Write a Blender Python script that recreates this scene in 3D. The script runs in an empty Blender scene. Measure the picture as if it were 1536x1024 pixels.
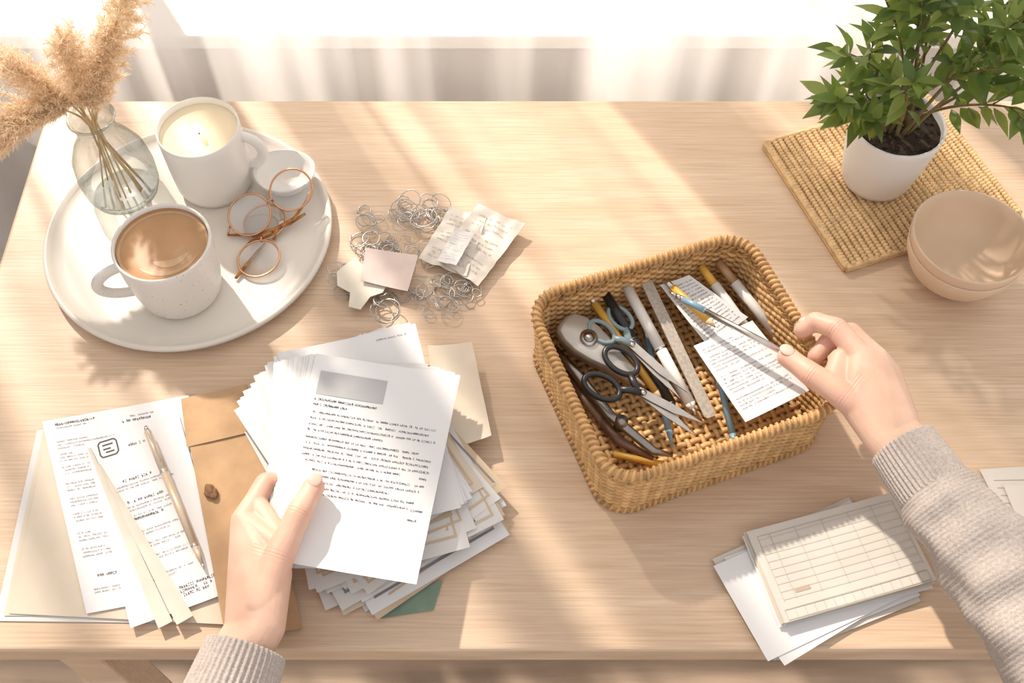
import bpy, bmesh, math, random
from mathutils import Vector, Matrix, noise as mnoise
R = random.Random(7)
T = 0.75   # table top height
V = Vector
pi = math.pi

# ---------------------------------------------------------------- materials
def lin(c): return (c[0], c[1], c[2], 1)
def mat(name, col, rough=.5, metal=0, var=0, vscale=40, stretch=(1,1,1), bump=0, bscale=300, sss=0, emis=0, col2=None, spec=.5, bstretch=(1,1,1), ramp=(.35,.65), transl=0, tcol=None):
    m = bpy.data.materials.new(name); m.use_nodes = True
    nt = m.node_tree; b = nt.nodes['Principled BSDF']
    b.inputs['Base Color'].default_value = lin(col)
    b.inputs['Roughness'].default_value = rough
    b.inputs['Metallic'].default_value = metal
    b.inputs['Specular IOR Level'].default_value = spec
    tc = nt.nodes.new('ShaderNodeTexCoord')
    if var or col2:
        mp = nt.nodes.new('ShaderNodeMapping'); mp.inputs['Scale'].default_value = stretch
        nz = nt.nodes.new('ShaderNodeTexNoise'); nz.inputs['Scale'].default_value = vscale; nz.inputs['Detail'].default_value = 5
        rp = nt.nodes.new('ShaderNodeValToRGB')
        rp.color_ramp.elements[0].position = ramp[0]; rp.color_ramp.elements[1].position = ramp[1]
        c2 = col2 if col2 else tuple(min(1, x*(1+var)) for x in col)
        c1 = col if col2 else tuple(x*(1-var) for x in col)
        rp.color_ramp.elements[0].color = lin(c1); rp.color_ramp.elements[1].color = lin(c2)
        nt.links.new(tc.outputs['Object'], mp.inputs[0]); nt.links.new(mp.outputs[0], nz.inputs['Vector'])
        nt.links.new(nz.outputs['Fac'], rp.inputs[0]); nt.links.new(rp.outputs[0], b.inputs['Base Color'])
    if bump:
        mp2 = nt.nodes.new('ShaderNodeMapping'); mp2.inputs['Scale'].default_value = bstretch
        n2 = nt.nodes.new('ShaderNodeTexNoise'); n2.inputs['Scale'].default_value = bscale; n2.inputs['Detail'].default_value = 4
        bp = nt.nodes.new('ShaderNodeBump'); bp.inputs['Strength'].default_value = bump; bp.inputs['Distance'].default_value = .002
        nt.links.new(tc.outputs['Object'], mp2.inputs[0]); nt.links.new(mp2.outputs[0], n2.inputs['Vector'])
        nt.links.new(n2.outputs['Fac'], bp.inputs['Height']); nt.links.new(bp.outputs[0], b.inputs['Normal'])
    if sss:
        b.inputs['Subsurface Weight'].default_value = sss
        b.inputs['Subsurface Radius'].default_value = (1, .35, .2)
        b.inputs['Subsurface Scale'].default_value = .004
    if emis:
        b.inputs['Emission Color'].default_value = lin(col); b.inputs['Emission Strength'].default_value = emis
    if transl:
        tl=nt.nodes.new('ShaderNodeBsdfTranslucent'); tl.inputs[0].default_value=lin(tcol or col2 or col)
        mx=nt.nodes.new('ShaderNodeMixShader'); mx.inputs[0].default_value=transl; o=nt.nodes['Material Output']
        nt.links.new(b.outputs[0],mx.inputs[1]); nt.links.new(tl.outputs[0],mx.inputs[2]); nt.links.new(mx.outputs[0],o.inputs[0])
    return m

def thin_glass(name, tint=(1,1,1), edge=(1,1,1), extra=.03, k=.4, grough=.03):
    m = bpy.data.materials.new(name); m.use_nodes = True
    nt = m.node_tree; nt.nodes.clear()
    o = nt.nodes.new('ShaderNodeOutputMaterial'); mx = nt.nodes.new('ShaderNodeMixShader')
    tr = nt.nodes.new('ShaderNodeBsdfTransparent')
    gl = nt.nodes.new('ShaderNodeBsdfGlossy'); gl.inputs['Roughness'].default_value = grough
    lw = nt.nodes.new('ShaderNodeLayerWeight'); lw.inputs['Blend'].default_value = .35
    ad = nt.nodes.new('ShaderNodeMath'); ad.operation = 'MULTIPLY_ADD'; ad.inputs[1].default_value = k; ad.inputs[2].default_value = extra; ad.use_clamp = True
    rp = nt.nodes.new('ShaderNodeValToRGB'); rp.color_ramp.elements[0].position=.25; rp.color_ramp.elements[0].color=lin(tint); rp.color_ramp.elements[1].position=.95; rp.color_ramp.elements[1].color=lin(edge)  # refraction's dark rim painted into the transparent colour, by viewing angle
    nt.links.new(lw.outputs['Facing'], rp.inputs[0]); nt.links.new(rp.outputs[0], tr.inputs[0])
    nt.links.new(lw.outputs['Fresnel'], ad.inputs[0]); nt.links.new(ad.outputs[0], mx.inputs[0])
    nt.links.new(tr.outputs[0], mx.inputs[1]); nt.links.new(gl.outputs[0], mx.inputs[2]); nt.links.new(mx.outputs[0], o.inputs[0])
    return m

# ---------------------------------------------------------------- mesh builder
class MB:
    def __init__(s): s.v=[]; s.f=[]; s.m=[]; s.sm=[]
    def add(s, vs, fs, mi=0, smooth=True):
        o=len(s.v); s.v += [V(p) for p in vs]
        for f in fs: s.f.append([i+o for i in f]); s.m.append(mi); s.sm.append(smooth)
    def tube(s, pts, r, n=8, mi=0, closed=False, flat=1.0, up=None, cap=True):
        pts=[V(p) for p in pts]; N=len(pts)
        if not hasattr(r,'__len__'): r=[r]*N
        vs=[]; prev=None
        for i,p in enumerate(pts):
            if closed: t=(pts[(i+1)%N]-pts[i-1])
            else: t=pts[min(i+1,N-1)]-pts[max(i-1,0)]
            t.normalize()
            if up is not None: a=V(up)-t*t.dot(V(up))
            elif prev is None:
                a=V((0,0,1)) if abs(t.z)<.9 else V((1,0,0)); a=a-t*t.dot(a)
            else: a=prev-t*t.dot(prev)
            a.normalize(); prev=a; b=t.cross(a)
            for k in range(n):
                an=2*pi*k/n
                vs.append(p+(a*math.cos(an)*flat+b*math.sin(an))*r[i])
        fs=[]
        for i in range(N if closed else N-1):
            j=(i+1)%N
            for k in range(n):
                l=(k+1)%n; fs.append([i*n+k,i*n+l,j*n+l,j*n+k])
        if not closed and cap:
            fs.append(list(range(n))[::-1]); fs.append([(N-1)*n+k for k in range(n)])
        s.add(vs,fs,mi)
    def lathe(s, prof, c, n=48, mi=0, fn=None):
        vs=[]
        for (r,z) in prof:
            for k in range(n):
                an=2*pi*k/n; rr=r; zz=z
                if fn: rr,zz=fn(r,z,an)
                vs.append((c[0]+rr*math.cos(an), c[1]+rr*math.sin(an), c[2]+zz))
        fs=[]
        for i in range(len(prof)-1):
            for k in range(n):
                l=(k+1)%n; fs.append([i*n+k,i*n+l,(i+1)*n+l,(i+1)*n+k])
        s.add(vs,fs,mi)
    def box(s, lo, hi, mi=0, M=None):
        x0,y0,z0=lo; x1,y1,z1=hi
        vs=[V(p) for p in [(x0,y0,z0),(x1,y0,z0),(x1,y1,z0),(x0,y1,z0),(x0,y0,z1),(x1,y0,z1),(x1,y1,z1),(x0,y1,z1)]]
        if M: vs=[M@p for p in vs]
        s.add(vs,[[0,3,2,1],[4,5,6,7],[0,1,5,4],[1,2,6,5],[2,3,7,6],[3,0,4,7]],mi,False)
    def ell(s, c, ax, ay, az, mi=0, nu=16, nv=8):
        c=V(c); vs=[]; fs=[]
        for j in range(nv+1):
            ph=pi*j/nv
            for i in range(nu):
                th=2*pi*i/nu
                vs.append(c+ax*math.sin(ph)*math.cos(th)+ay*math.sin(ph)*math.sin(th)+az*math.cos(ph))
        for j in range(nv):
            for i in range(nu):
                l=(i+1)%nu; fs.append([j*nu+i,(j+1)*nu+i,(j+1)*nu+l,j*nu+l])
        s.add(vs,fs,mi)
    def grid(s, S, nu=10, nv=10, mi=0, dz=0):
        vs=[S(i/nu,j/nv,dz) for j in range(nv+1) for i in range(nu+1)]
        fs=[[j*(nu+1)+i,j*(nu+1)+i+1,(j+1)*(nu+1)+i+1,(j+1)*(nu+1)+i] for j in range(nv) for i in range(nu)]
        s.add(vs,fs,mi)
    def poly(s, pts, mi=0, th=.001):
        n=len(pts); vs=[V(p) for p in pts]+[V(p)+V((0,0,th)) for p in pts]
        fs=[list(range(n))[::-1],[n+i for i in range(n)]]+[[i,(i+1)%n,n+(i+1)%n,n+i] for i in range(n)]
        s.add(vs,fs,mi,False)
    def build(s, name, mats, parent=None, bevel=0):
        me=bpy.data.meshes.new(name)
        lo=[min(p[i] for p in s.v) for i in range(3)]; hi=[max(p[i] for p in s.v) for i in range(3)]
        o=V(((lo[0]+hi[0])/2,(lo[1]+hi[1])/2,lo[2])); s.o=o
        me.from_pydata([p-o for p in s.v],[],s.f)
        for m in mats: me.materials.append(m)
        me.polygons.foreach_set('material_index',s.m); me.polygons.foreach_set('use_smooth',s.sm)
        me.update()
        ob=bpy.data.objects.new(name,me); bpy.context.collection.objects.link(ob)
        ob.location=o+V((0,0,T))
        if parent:
            ob.parent=parent; ob.location=o+V((0,0,T))-parent.location
        if bevel:
            b=ob.modifiers.new('bev','BEVEL'); b.width=bevel; b.segments=3; b.limit_method='ANGLE'
        return ob
def empty(name,loc):
    e=bpy.data.objects.new(name,None); bpy.context.collection.objects.link(e); e.location=V(loc)+V((0,0,T)); return e

def mkS(TL,TR,BR,BL,curl=0,seed=0,crumple=0,cs=40):
    TL,TR,BR,BL=map(V,(TL,TR,BR,BL))
    def S(u,v,dz=0):
        p=(TL*(1-u)+TR*u)*(1-v)+(BL*(1-u)+BR*u)*v
        z=curl*((u-.5)**2*2+(v-.5)**2*1.2)
        if crumple: z+=crumple*mnoise.noise(V((p.x*cs,p.y*cs,seed)))
        return V((p.x,p.y,p.z+z+dz))
    return S
def rectS(c,w,h,rot,z,curl=0,**k):
    a=V((math.cos(rot),math.sin(rot),0))*w/2; b=V((-math.sin(rot),math.cos(rot),0))*h/2; c=V((c[0],c[1],z))
    return mkS(c-a+b,c+a+b,c+a-b,c-a-b,curl,**k)

def glyphs(mb,S,w,h,rows,mi=0,lh=.0021,cw=.0017,dz=.0004,rnd=None,bold=.0004,space=.16):
    """rows of small letter-like strokes; u0,u1,v in sheet fractions"""
    rnd=rnd or R
    def q(x0,y0,x1,y1,th):
        d=V((x1-x0,y1-y0)); L=d.length or 1e-6; nrm=V((-d.y,d.x))/L*th/2
        ps=[(x0+nrm.x,y0+nrm.y),(x1+nrm.x,y1+nrm.y),(x1-nrm.x,y1-nrm.y),(x0-nrm.x,y0-nrm.y)]
        mb.add([S(x/w,y/h,dz) for x,y in ps],[[0,1,2,3]],mi,False)
    for (u0,u1,v) in rows:
        x=u0*w; y=v*h
        while x<u1*w-cw:
            k=rnd.random()
            if k<space: x+=cw*1.0; continue
            top=y-lh*(1.5 if k>.85 else 1); t=rnd.randrange(6); x1=x+cw*.66
            if t in(0,1,2): q(x+cw*.1,top,x+cw*.1,y,bold)
            if t in(0,3,5): q(x,y-lh,x1,y-lh,bold)
            if t in(1,3,4): q(x,y,x1,y,bold)
            if t in(2,0): q(x1,y-lh,x1,y,bold)
            if t in(4,5): q(x,y-lh*.55,x1,y-lh*.5,bold); q(x+cw*.15,y,x+cw*.15,y-lh,bold)
            x+=cw

# ---------------------------------------------------------------- common materials
M_white=mat('white_paper',(.76,.755,.77),.75,var=.015,vscale=8)
M_white2=mat('offwhite_paper',(.71,.69,.68),.8,var=.03,vscale=8)
M_cream=mat('cream_paper',(.69,.595,.485),.8,var=.05,vscale=12)
M_tan=mat('tan_paper',(.58,.45,.32),.8,var=.06,vscale=12)
M_grayp=mat('gray_paper',(.62,.58,.53),.8,var=.05,vscale=15)
M_ink=mat('ink_dark',(.07,.065,.075),.7,var=.1)
M_inkg=mat('ink_gray',(.24,.235,.25),.7,var=.1)
M_blockg=mat('gray_print',(.46,.46,.475),.7,var=.03)
M_kraft=mat('kraft_paper',(.50,.32,.18),.85,var=.12,vscale=25,bump=.15,bscale=400)
M_ceram=mat('glazed_ceramic_white',(.80,.775,.75),.28,var=.02,vscale=15,bump=.03,bscale=60)
M_silver=mat('brushed_steel',(.62,.60,.58),.28,1,var=.08,vscale=60)
M_wire=mat('wire_silver',(.52,.50,.48),.3,.85,var=.1,vscale=60)
M_black=mat('black_plastic',(.02,.02,.022),.35,var=.2)
M_gold=mat('rose_gold',(.66,.36,.21),.25,1,var=.05)
M_tort=mat('tortoiseshell',(.22,.07,.015),.25,col2=(.55,.24,.06),vscale=120)
M_lens=thin_glass('lens_glass',(.98,.98,.98),(.9,.9,.9),extra=.16,k=.5)

# ================================================================= ROOM
def room():
    M_floor=mat('floor_boards',(.42,.31,.23),.5,var=.2,vscale=3,stretch=(1,12,1),bump=.1)
    M_wall=mat('wall_plaster',(.50,.455,.42),.9,var=.03,vscale=6,bump=.1,bscale=80)
    M_trim=mat('window_paint',(.88,.86,.83),.5,var=.01)
    mb=MB(); mb.box((-3,-2.2,-T-.05),(3,1.45,-T)); mb.build('floor',[M_floor])
    mb=MB(); y0,y1=1.2,1.34; zs=-.055
    mb.box((-3,y0,-T),(3,y1,zs)); mb.box((-3,y0,1.45),(3,y1,1.95)); mb.box((-3,y0,zs),(-1.6,y1,1.45)); mb.box((1.5,y0,zs),(3,y1,1.45))
    mb.build('wall_back',[M_wall])
    mb=MB(); mb.box((-3.1,-2.2,-T),(-3,1.34,1.95)); mb.build('wall_left',[M_wall])
    mb=MB()
    mb.box((-1.6,1.19,-.055),(1.5,1.34,-.030))           # sill board
    for x in (-1.6,-.60,.42,1.455): mb.box((x,1.28,-.03),(x+.045,1.33,1.45))
    mb.box((-1.6,1.30,-.03),(1.5,1.335,-.012)); mb.box((-1.6,1.28,1.40),(1.5,1.33,1.45))
    mb.build('window_1',[M_trim],bevel=.003)
    mb=MB(); mb.box((-3,1.178,-T),(3,1.2,-T+.1)); mb.build('baseboard_back',[M_trim])
    mb=MB(); mb.box((-6,1.36,-T-.1),(6,6,-.35)); mb.build('added_bright_ground',[mat('bright_ground_pale',(.85,.82,.78),.8,var=.04,vscale=2)])  # pale slab added outside so the view through the window turns bright
    # curtain
    mb=MB(); nx,nz=760,26; x0,x1=-1.55,1.55
    def cy(x,z):
        ph=x*30+2.0*mnoise.noise(V((x*2.6,0,z*.25)))*2
        a=.018+.009*mnoise.noise(V((x*4+9,3,z*.4)))
        return 1.10+a*math.sin(ph)+.004*math.sin(x*91+z*.8)
    vs=[];fs=[]
    for j in range(nz+1):
        z=-T+.02+(1.75+T)*j/nz
        for i in range(nx+1):
            x=x0+(x1-x0)*i/nx
            vs.append((x,cy(x,z),z))
    for j in range(nz):
        for i in range(nx): a=j*(nx+1)+i; fs.append([a,a+1,a+nx+2,a+nx+1])
    mb.add(vs,fs)
    m=bpy.data.materials.new('sheer_curtain'); m.use_nodes=True; nt=m.node_tree; nt.nodes.clear()
    N=nt.nodes.new; Lk=nt.links.new
    o=N('ShaderNodeOutputMaterial'); mx=N('ShaderNodeMixShader'); tr=N('ShaderNodeBsdfTransparent')
    tl=N('ShaderNodeBsdfTranslucent'); df=N('ShaderNodeBsdfDiffuse'); m2=N('ShaderNodeMixShader')
    tl.inputs[0].default_value=(.88,.865,.86,1); df.inputs[0].default_value=(.90,.89,.88,1); m2.inputs[0].default_value=.45
    tc=N('ShaderNodeTexCoord'); mp=N('ShaderNodeMapping'); mp.inputs['Scale'].default_value=(1,0,.04)
    nz_=N('ShaderNodeTexNoise'); nz_.inputs['Scale'].default_value=8.0; nz_.inputs['Detail'].default_value=2.0; nz_.inputs['Roughness'].default_value=.5
    rp=N('ShaderNodeValToRGB'); e=rp.color_ramp.elements
    e[0].position=.43; e[0].color=(.34,.34,.34,1); e[1].position=.58; e[1].color=(.88,.88,.88,1)
    Lk(tc.outputs['Object'],mp.inputs[0]); Lk(mp.outputs[0],nz_.inputs['Vector']); Lk(nz_.outputs['Fac'],rp.inputs[0])
    Lk(rp.outputs[0],mx.inputs[0]); Lk(tr.outputs[0],mx.inputs[1]); Lk(m2.outputs[0],mx.inputs[2])
    Lk(df.outputs[0],m2.inputs[1]); Lk(tl.outputs[0],m2.inputs[2]); Lk(mx.outputs[0],o.inputs[0])
    mb.build('sheer_curtain',[m])
room()

# ================================================================= TABLE
def table():
    m=bpy.data.materials.new('light_oak'); m.use_nodes=True; nt=m.node_tree; b=nt.nodes['Principled BSDF']; N=nt.nodes.new; Lk=nt.links.new
    b.inputs['Roughness'].default_value=.42
    tc=N('ShaderNodeTexCoord')
    mp=N('ShaderNodeMapping'); mp.inputs['Scale'].default_value=(1.2,9,3)
    n1=N('ShaderNodeTexNoise'); n1.inputs['Scale'].default_value=2.2; n1.inputs['Detail'].default_value=6; n1.inputs['Distortion'].default_value=.8
    mp2=N('ShaderNodeMapping'); mp2.inputs['Scale'].default_value=(6,190,30)
    n2=N('ShaderNodeTexNoise'); n2.inputs['Scale'].default_value=2.0; n2.inputs['Detail'].default_value=4
    r1=N('ShaderNodeValToRGB'); r1.color_ramp.elements[0].position=.3; r1.color_ramp.elements[1].position=.7
    r1.color_ramp.elements[0].color=(.61,.44,.305,1); r1.color_ramp.elements[1].color=(.72,.55,.41,1)
    r2=N('ShaderNodeValToRGB'); r2.color_ramp.elements[0].position=.3; r2.color_ramp.elements[1].position=.62
    r2.color_ramp.elements[0].color=(.80,.76,.72,1); r2.color_ramp.elements[1].color=(1,1,1,1)
    mm=N('ShaderNodeMixRGB'); mm.blend_type='MULTIPLY'; mm.inputs[0].default_value=.85
    bp=N('ShaderNodeBump'); bp.inputs['Strength'].default_value=.12; bp.inputs['Distance'].default_value=.001
    Lk(tc.outputs['Object'],mp.inputs[0]); Lk(mp.outputs[0],n1.inputs['Vector']); Lk(n1.outputs['Fac'],r1.inputs[0])
    Lk(tc.outputs['Object'],mp2.inputs[0]); Lk(mp2.outputs[0],n2.inputs['Vector']); Lk(n2.outputs['Fac'],r2.inputs[0])
    Lk(r1.outputs[0],mm.inputs[1]); Lk(r2.outputs[0],mm.inputs[2]); Lk(mm.outputs[0],b.inputs['Base Color'])
    Lk(n2.outputs['Fac'],bp.inputs['Height']); Lk(bp.outputs[0],b.inputs['Normal'])
    mb=MB(); mb.box((-.62,.296,-.036),(.86,1.034,0))
    mb.box((-.50,.40,-.085),(.74,.42,-.036)); mb.box((-.50,.93,-.085),(.74,.95,-.036))
    for x in (-.485,.70):
        for y in (.315,.95):
            mb.box((x,y,-T),(x+.045,y+.045,-.036))
    mb.build('wooden_table',[m],bevel=.004)
table()

# ================================================================= TRAY
def tray():
    mb=MB(); c=(-.393,.803,0)
    mb.lathe([(0,.001),(.150,.001),(.163,.003),(.172,.010),(.1735,.014),(.172,.0165),(.168,.0165),(.164,.012),(.158,.0095),(.15,.009),(0,.009)],c,96)
    mb.build('serving_tray',[mat('tray_stoneware',(.73,.68,.615),.38,var=.03,vscale=10,bump=.04,bscale=60)])
tray()
ZT=.0095

def cup(name,c,prof,hang,hz,hr,hout,mats,n=64,content=None):
    mb=MB(); c=V(c); mb.lathe(prof,c,n)
    d=V((math.cos(hang),math.sin(hang),0))
    pts=[]
    for i in range(19):
        a=-pi/2*1.02+pi*1.04*i/18
        pts.append(c+d*(hout[0]+hout[1]*math.cos(a))+V((0,0,hz+hr*math.sin(a))))
    mb.tube(pts,.0068,12,0,flat=.8,up=V((-d.y,d.x,0)))
    if content: content(mb,c)
    return mb.build(name,mats)

# coffee mug
M_mug=mat('speckled_stoneware',(.36,.28,.22),.35,col2=(.76,.73,.69),vscale=330,ramp=(.29,.34),bump=.03,bscale=60)
M_cof=mat('coffee_crema',(.46,.26,.13),.35,col2=(.54,.33,.18),vscale=14,ramp=(.35,.65),spec=.3)
M_swirl=mat('milk_swirl',(.58,.39,.24),.35,var=.06,vscale=40,spec=.3)
def coffee(mb,c):
    mb.lathe([(.0,.083),(.03,.083),(.0495,.083),(.0505,.0838)],c,48,1)
    for (a0,turn,r0,r1,wd) in ((-1.9,1.7,.022,.030,.010),(-2.2,2.0,.036,.041,.005)):
        n=50; L=[];Rr=[]
        for i in range(n+1):
            t=i/n; a=a0+turn*t; r=r0+(r1-r0)*t; w=wd*math.sin(pi*min(1,t*1.02))**.6
            L.append((c.x+(r-w/2)*math.cos(a),c.y+(r-w/2)*math.sin(a),c.z+.0833)); Rr.append((c.x+(r+w/2)*math.cos(a),c.y+(r+w/2)*math.sin(a),c.z+.0833))
        mb.add(L+Rr,[[i,i+1,n+2+i,n+1+i] for i in range(n)],2)
    mb.lathe([(.0503,.084),(.0506,.0885)],c,48,1)
    mb.lathe([(.0475,.0834),(.0503,.0841)],c,48,2)
cup('coffee_mug',(-.388,.718,ZT),[(0,.0),(.038,.0),(.044,.003),(.0475,.010),(.051,.03),(.0535,.06),(.0545,.085),(.0548,.0915),(.0535,.0935),(.0515,.092),(.051,.08),(.050,.03),(.042,.008),(0,.006)],
    math.radians(200),.046,.024,(.047,.037),[M_mug,M_cof,M_swirl],content=coffee)
# candle mug
M_wax=mat('candle_wax',(.82,.70,.52),.45,var=.03,vscale=14,sss=.3)
M_flame=mat('flame',(1,.80,.45),.5,emis=12)
def candle(mb,c):
    mb.lathe([(.0,.089),(.02,.089),(.044,.0895),(.0463,.0905)],c,48,1)
    mb.tube([c+V((0,-.002,.088)),c+V((.001,-.002,.096))],.0009,6,2)
    mb.ell(c+V((.001,-.002,.1005)),V((.0034,0,0)),V((0,.0034,0)),V((0,0,.008)),3,12,8)
cup('candle_mug',(-.372,.883,ZT),[(0,0),(.040,0),(.045,.003),(.0475,.012),(.0488,.04),(.0492,.09),(.049,.0985),(.0478,.1),(.0467,.0985),(.0465,.09),(.0465,.03),(0,.02)],
    math.radians(2),.055,.026,(.043,.025),[M_ceram,M_wax,M_black,M_flame],content=candle)
# little dish
mb=MB()
def wav(r,z,a):
    k=max(0,z-.012)/.024
    return r*(1+.07*k*math.cos(2*a+.5)), z+k*.002*math.cos(2*a+.5)
mb.lathe([(0,.0),(.014,.0),(.018,.002),(.026,.010),(.0335,.020),(.0370,.029),(.0355,.0300),(.031,.021),(.024,.011),(.016,.005),(0,.004)],(-.281,.877,ZT),48,0,wav)
mb.build('small_dish',[M_ceram])

# ================================================================= VASE + PAMPAS
vc=V((-.484,.868,ZT))
mb=MB()
mb.lathe([(0,0),(.034,0),(.041,.003),(.0455,.015),(.047,.04),(.044,.066),(.034,.088),(.0255,.100),(.0225,.112),(.0245,.124),(.0275,.130),(.0265,.1312),(.0245,.1305),(.0225,.124)],vc,56)
mb.lathe([(0,.007),(.036,.008),(.043,.013)],vc,56)
mb.tube([vc+V((.0272*math.cos(2*pi*i/48),.0272*math.sin(2*pi*i/48),.1305)) for i in range(48)],.0011,8,0,closed=True)
mb.build('glass_vase',[thin_glass('clear_glass',(.96,.972,.965),(.52,.57,.54),extra=.03,k=.45)])
def pampas():
    mb=MB()
    plumes=[ # foot, neck, control, tip, half width, hairs
        (V((.012,-.012,.010)),V((.006,-.004,.128)),V((-.446,.866,.22)),V((-.366,.848,.360)),.031,6800),
        (V((-.015,.01,.010)),V((-.006,.0,.13)),V((-.480,.862,.20)),V((-.462,.845,.280)),.027,4400),
        (V((.018,.012,.012)),V((-.012,.002,.128)),V((-.515,.848,.200)),V((-.575,.800,.175)),.040,8200),
        (V((.0,-.018,.010)),V((.003,-.006,.13)),V((-.466,.862,.19)),V((-.415,.852,.285)),.022,2800),
        (V((.004,.018,.010)),V((-.010,.004,.13)),V((-.505,.862,.19)),V((-.535,.848,.245)),.028,3800)]
    for (a,b,c,d,w,n) in plumes:
        P0=vc+a; P1=vc+b
        def bz(t,A=P1,B=c,C=d): return A*(1-t)**2+B*2*t*(1-t)+C*t*t
        pts=[P0.lerp(P1,i/6) for i in range(6)]+[bz(i/14) for i in range(15)]
        mb.tube(pts,[.0014]*6+[.0013-.0009*i/14 for i in range(15)],6,0)
        NB=90; br=[]
        for i in range(NB):
            t=.16+.80*i/NB; p=bz(t); tan=(bz(min(1,t+.02))-bz(t-.02)).normalized()
            s=tan.orthogonal().normalized(); q=tan.cross(s); ang=i*2.4
            out=s*math.cos(ang)+q*math.sin(ang)
            env=w*(math.sin(pi*min(1,max(0,(t-.08)/1.0)))**.6)*R.uniform(.6,1.15)+.004
            dr=(out*.62+tan*1.0+V((0,0,-.12))).normalized()
            br.append((p,dr,env,tan))
        for i in range(n):
            p,dr,env,tan=br[R.randrange(NB)]
            u=R.random(); st=p+dr*env*1.15*u+V((0,0,-.15*env*u*u))
            rd=V((R.gauss(0,1),R.gauss(0,1),R.gauss(0,1))).normalized()
            dirv=(dr*.9+rd*.75+tan*.3).normalized(); L=R.uniform(.005,.014)
            wd=dirv.orthogonal().normalized(); wd=(Matrix.Rotation(R.random()*6.3,3,dirv)@wd)*(.0002+.00025*R.random())
            m1=st+dirv*L*.5; e=m1+(dirv+rd*.4).normalized()*L*.5+V((0,0,-.1*L))
            mb.add([st-wd,st+wd,m1+wd*1.3,e,m1-wd*1.3],[[0,1,2,3,4]],1+(i%3==0),False)
            f=m1; x=rd*.004; y=wd*1.6
            mb.add([f-y,f+y,f+x],[[0,1,2]],2,False)
    for i in range(9):
        a=R.random()*6.3; p=vc+V((math.cos(a)*.025,math.sin(a)*.02,.009)); q=vc+V((-math.cos(a)*.008,-math.sin(a)*.008,.14)); e=q+(q-p)*.22
        mb.tube([p,p.lerp(q,.5),q,e],[.001,.001,.0009,.0004],5,0)
    mb.build('pampas_grass',[mat('dry_stem',(.55,.40,.22),.7,var=.15,vscale=60),
        mat('pampas_fluff',(.88,.69,.49),.9,col2=(.95,.81,.63),vscale=30,transl=.5),
        mat('pampas_fluff_pale',(.93,.80,.63),.9,col2=(.97,.87,.72),vscale=30,transl=.5)])
pampas()

# ================================================================= EYEGLASSES
def ring(mb,c,nrm,r,w,mi=0,n=40):
    nrm=V(nrm).normalized(); a=nrm.orthogonal().normalized(); b=nrm.cross(a); c=V(c)
    mb.tube([c+(a*math.cos(2*pi*i/n)+b*math.sin(2*pi*i/n))*r for i in range(n)],w,7,mi,closed=True)
def disc(mb,c,nrm,r,mi=0,n=32):
    nrm=V(nrm).normalized(); a=nrm.orthogonal().normalized(); b=nrm.cross(a); c=V(c)
    mb.add([c]+[c+(a*math.cos(2*pi*i/n)+b*math.sin(2*pi*i/n))*r for i in range(n)],[[0,1+i,1+(i+1)%n] for i in range(n)],mi)
def glasses(name,A,B,nrm,r,temples):
    mb=MB(); A=V(A);B=V(B); d=(B-A).normalized()
    for c in (A,B): ring(mb,c,nrm,r,.0013); disc(mb,c,nrm,r,1)
    m=(A+B)/2+V((0,0,.004)); mb.tube([A+d*r,m-d*.003,m+d*.003,B-d*r],.0014,7,0)
    for tp in temples:
        pts=[V(p) for p in tp]; mb.tube(pts[:2],.0012,7,0)
        mb.tube(pts[1:],[.0016]+[.0027]*(len(pts)-3)+[.0021],8,2,flat=.6)
    mb.build(name,[M_gold,M_lens,M_tort])
glasses('eyeglasses',(-.318,.815,.0285),(-.268,.842,.043),(-.10,-.38,.92),.0262,
   [[(-.342,.804,.020),(-.345,.795,.014),(-.308,.796,.014),(-.270,.810,.018),(-.252,.822,.022)],[(-.245,.851,.037),(-.253,.831,.03),(-.264,.813,.024),(-.285,.803,.018),(-.288,.788,.014)]])
glasses('eyeglasses',(-.302,.758,.017),(-.302,.814,.0155),(-.10,-.08,1),.0255,
   [[(-.296,.785,.016),(-.298,.782,.015),(-.308,.765,.014),(-.318,.748,.0135),(-.327,.732,.0125)],[(-.320,.775,.018),(-.316,.784,.015),(-.304,.792,.0155),(-.290,.799,.016)]])

# ================================================================= RINGS, TAGS, RECEIPTS
mb=MB()
cl=[(-.158,.835,.036,.022),(-.138,.80,.046,.030),(-.108,.840,.038,.016),(-.12,.775,.040,.024),(-.10,.715,.040,.022),(-.125,.70,.040,.018),(-.065,.722,.030,.016),(-.165,.775,.032,.024),(-.195,.735,.018,.022)]
for i in range(84):
    c=cl[i%len(cl)]; x=c[0]+R.uniform(-1,1)*c[2]*.9; y=c[1]+R.uniform(-1,1)*c[3]; r=R.uniform(.006,.0155)
    n=V((R.uniform(-.3,.3),R.uniform(-.3,.3),1)).normalized(); a=n.orthogonal().normalized(); b=n.cross(a)
    ex=R.uniform(.65,1.05); a0=R.random()*6; turns=R.choice([1.0,1.0,1.35,.9]); nn=26
    tilt=r*math.sqrt(n.x**2+n.y**2); z=.0012+tilt+R.random()*.006
    pts=[V((x,y,z))+(a*math.cos(a0+2*pi*turns*k/nn)*ex+b*math.sin(a0+2*pi*turns*k/nn))*r*(1+.25*k/nn*(turns>1)) for k in range(nn+1)]
    mb.tube(pts,.0007,6,0)
for i in range(5):
    x,y=-.19+R.random()*.13,.70+R.random()*.02
    pts=[V((x-.02+k*.006,y+.008*math.sin(k*1.1+i),.0012+.001*math.sin(k))) for k in range(8)]
    mb.tube(pts,.0006,6,0)
mb.build('wire_rings',[M_wire])
mb=MB(); S=mkS((-.175,.772,.018),(-.112,.762,.016),(-.122,.711,.014),(-.178,.726,.015),.002); mb.grid(S,6,6); mb.grid(S,6,6,0,.0006)
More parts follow.
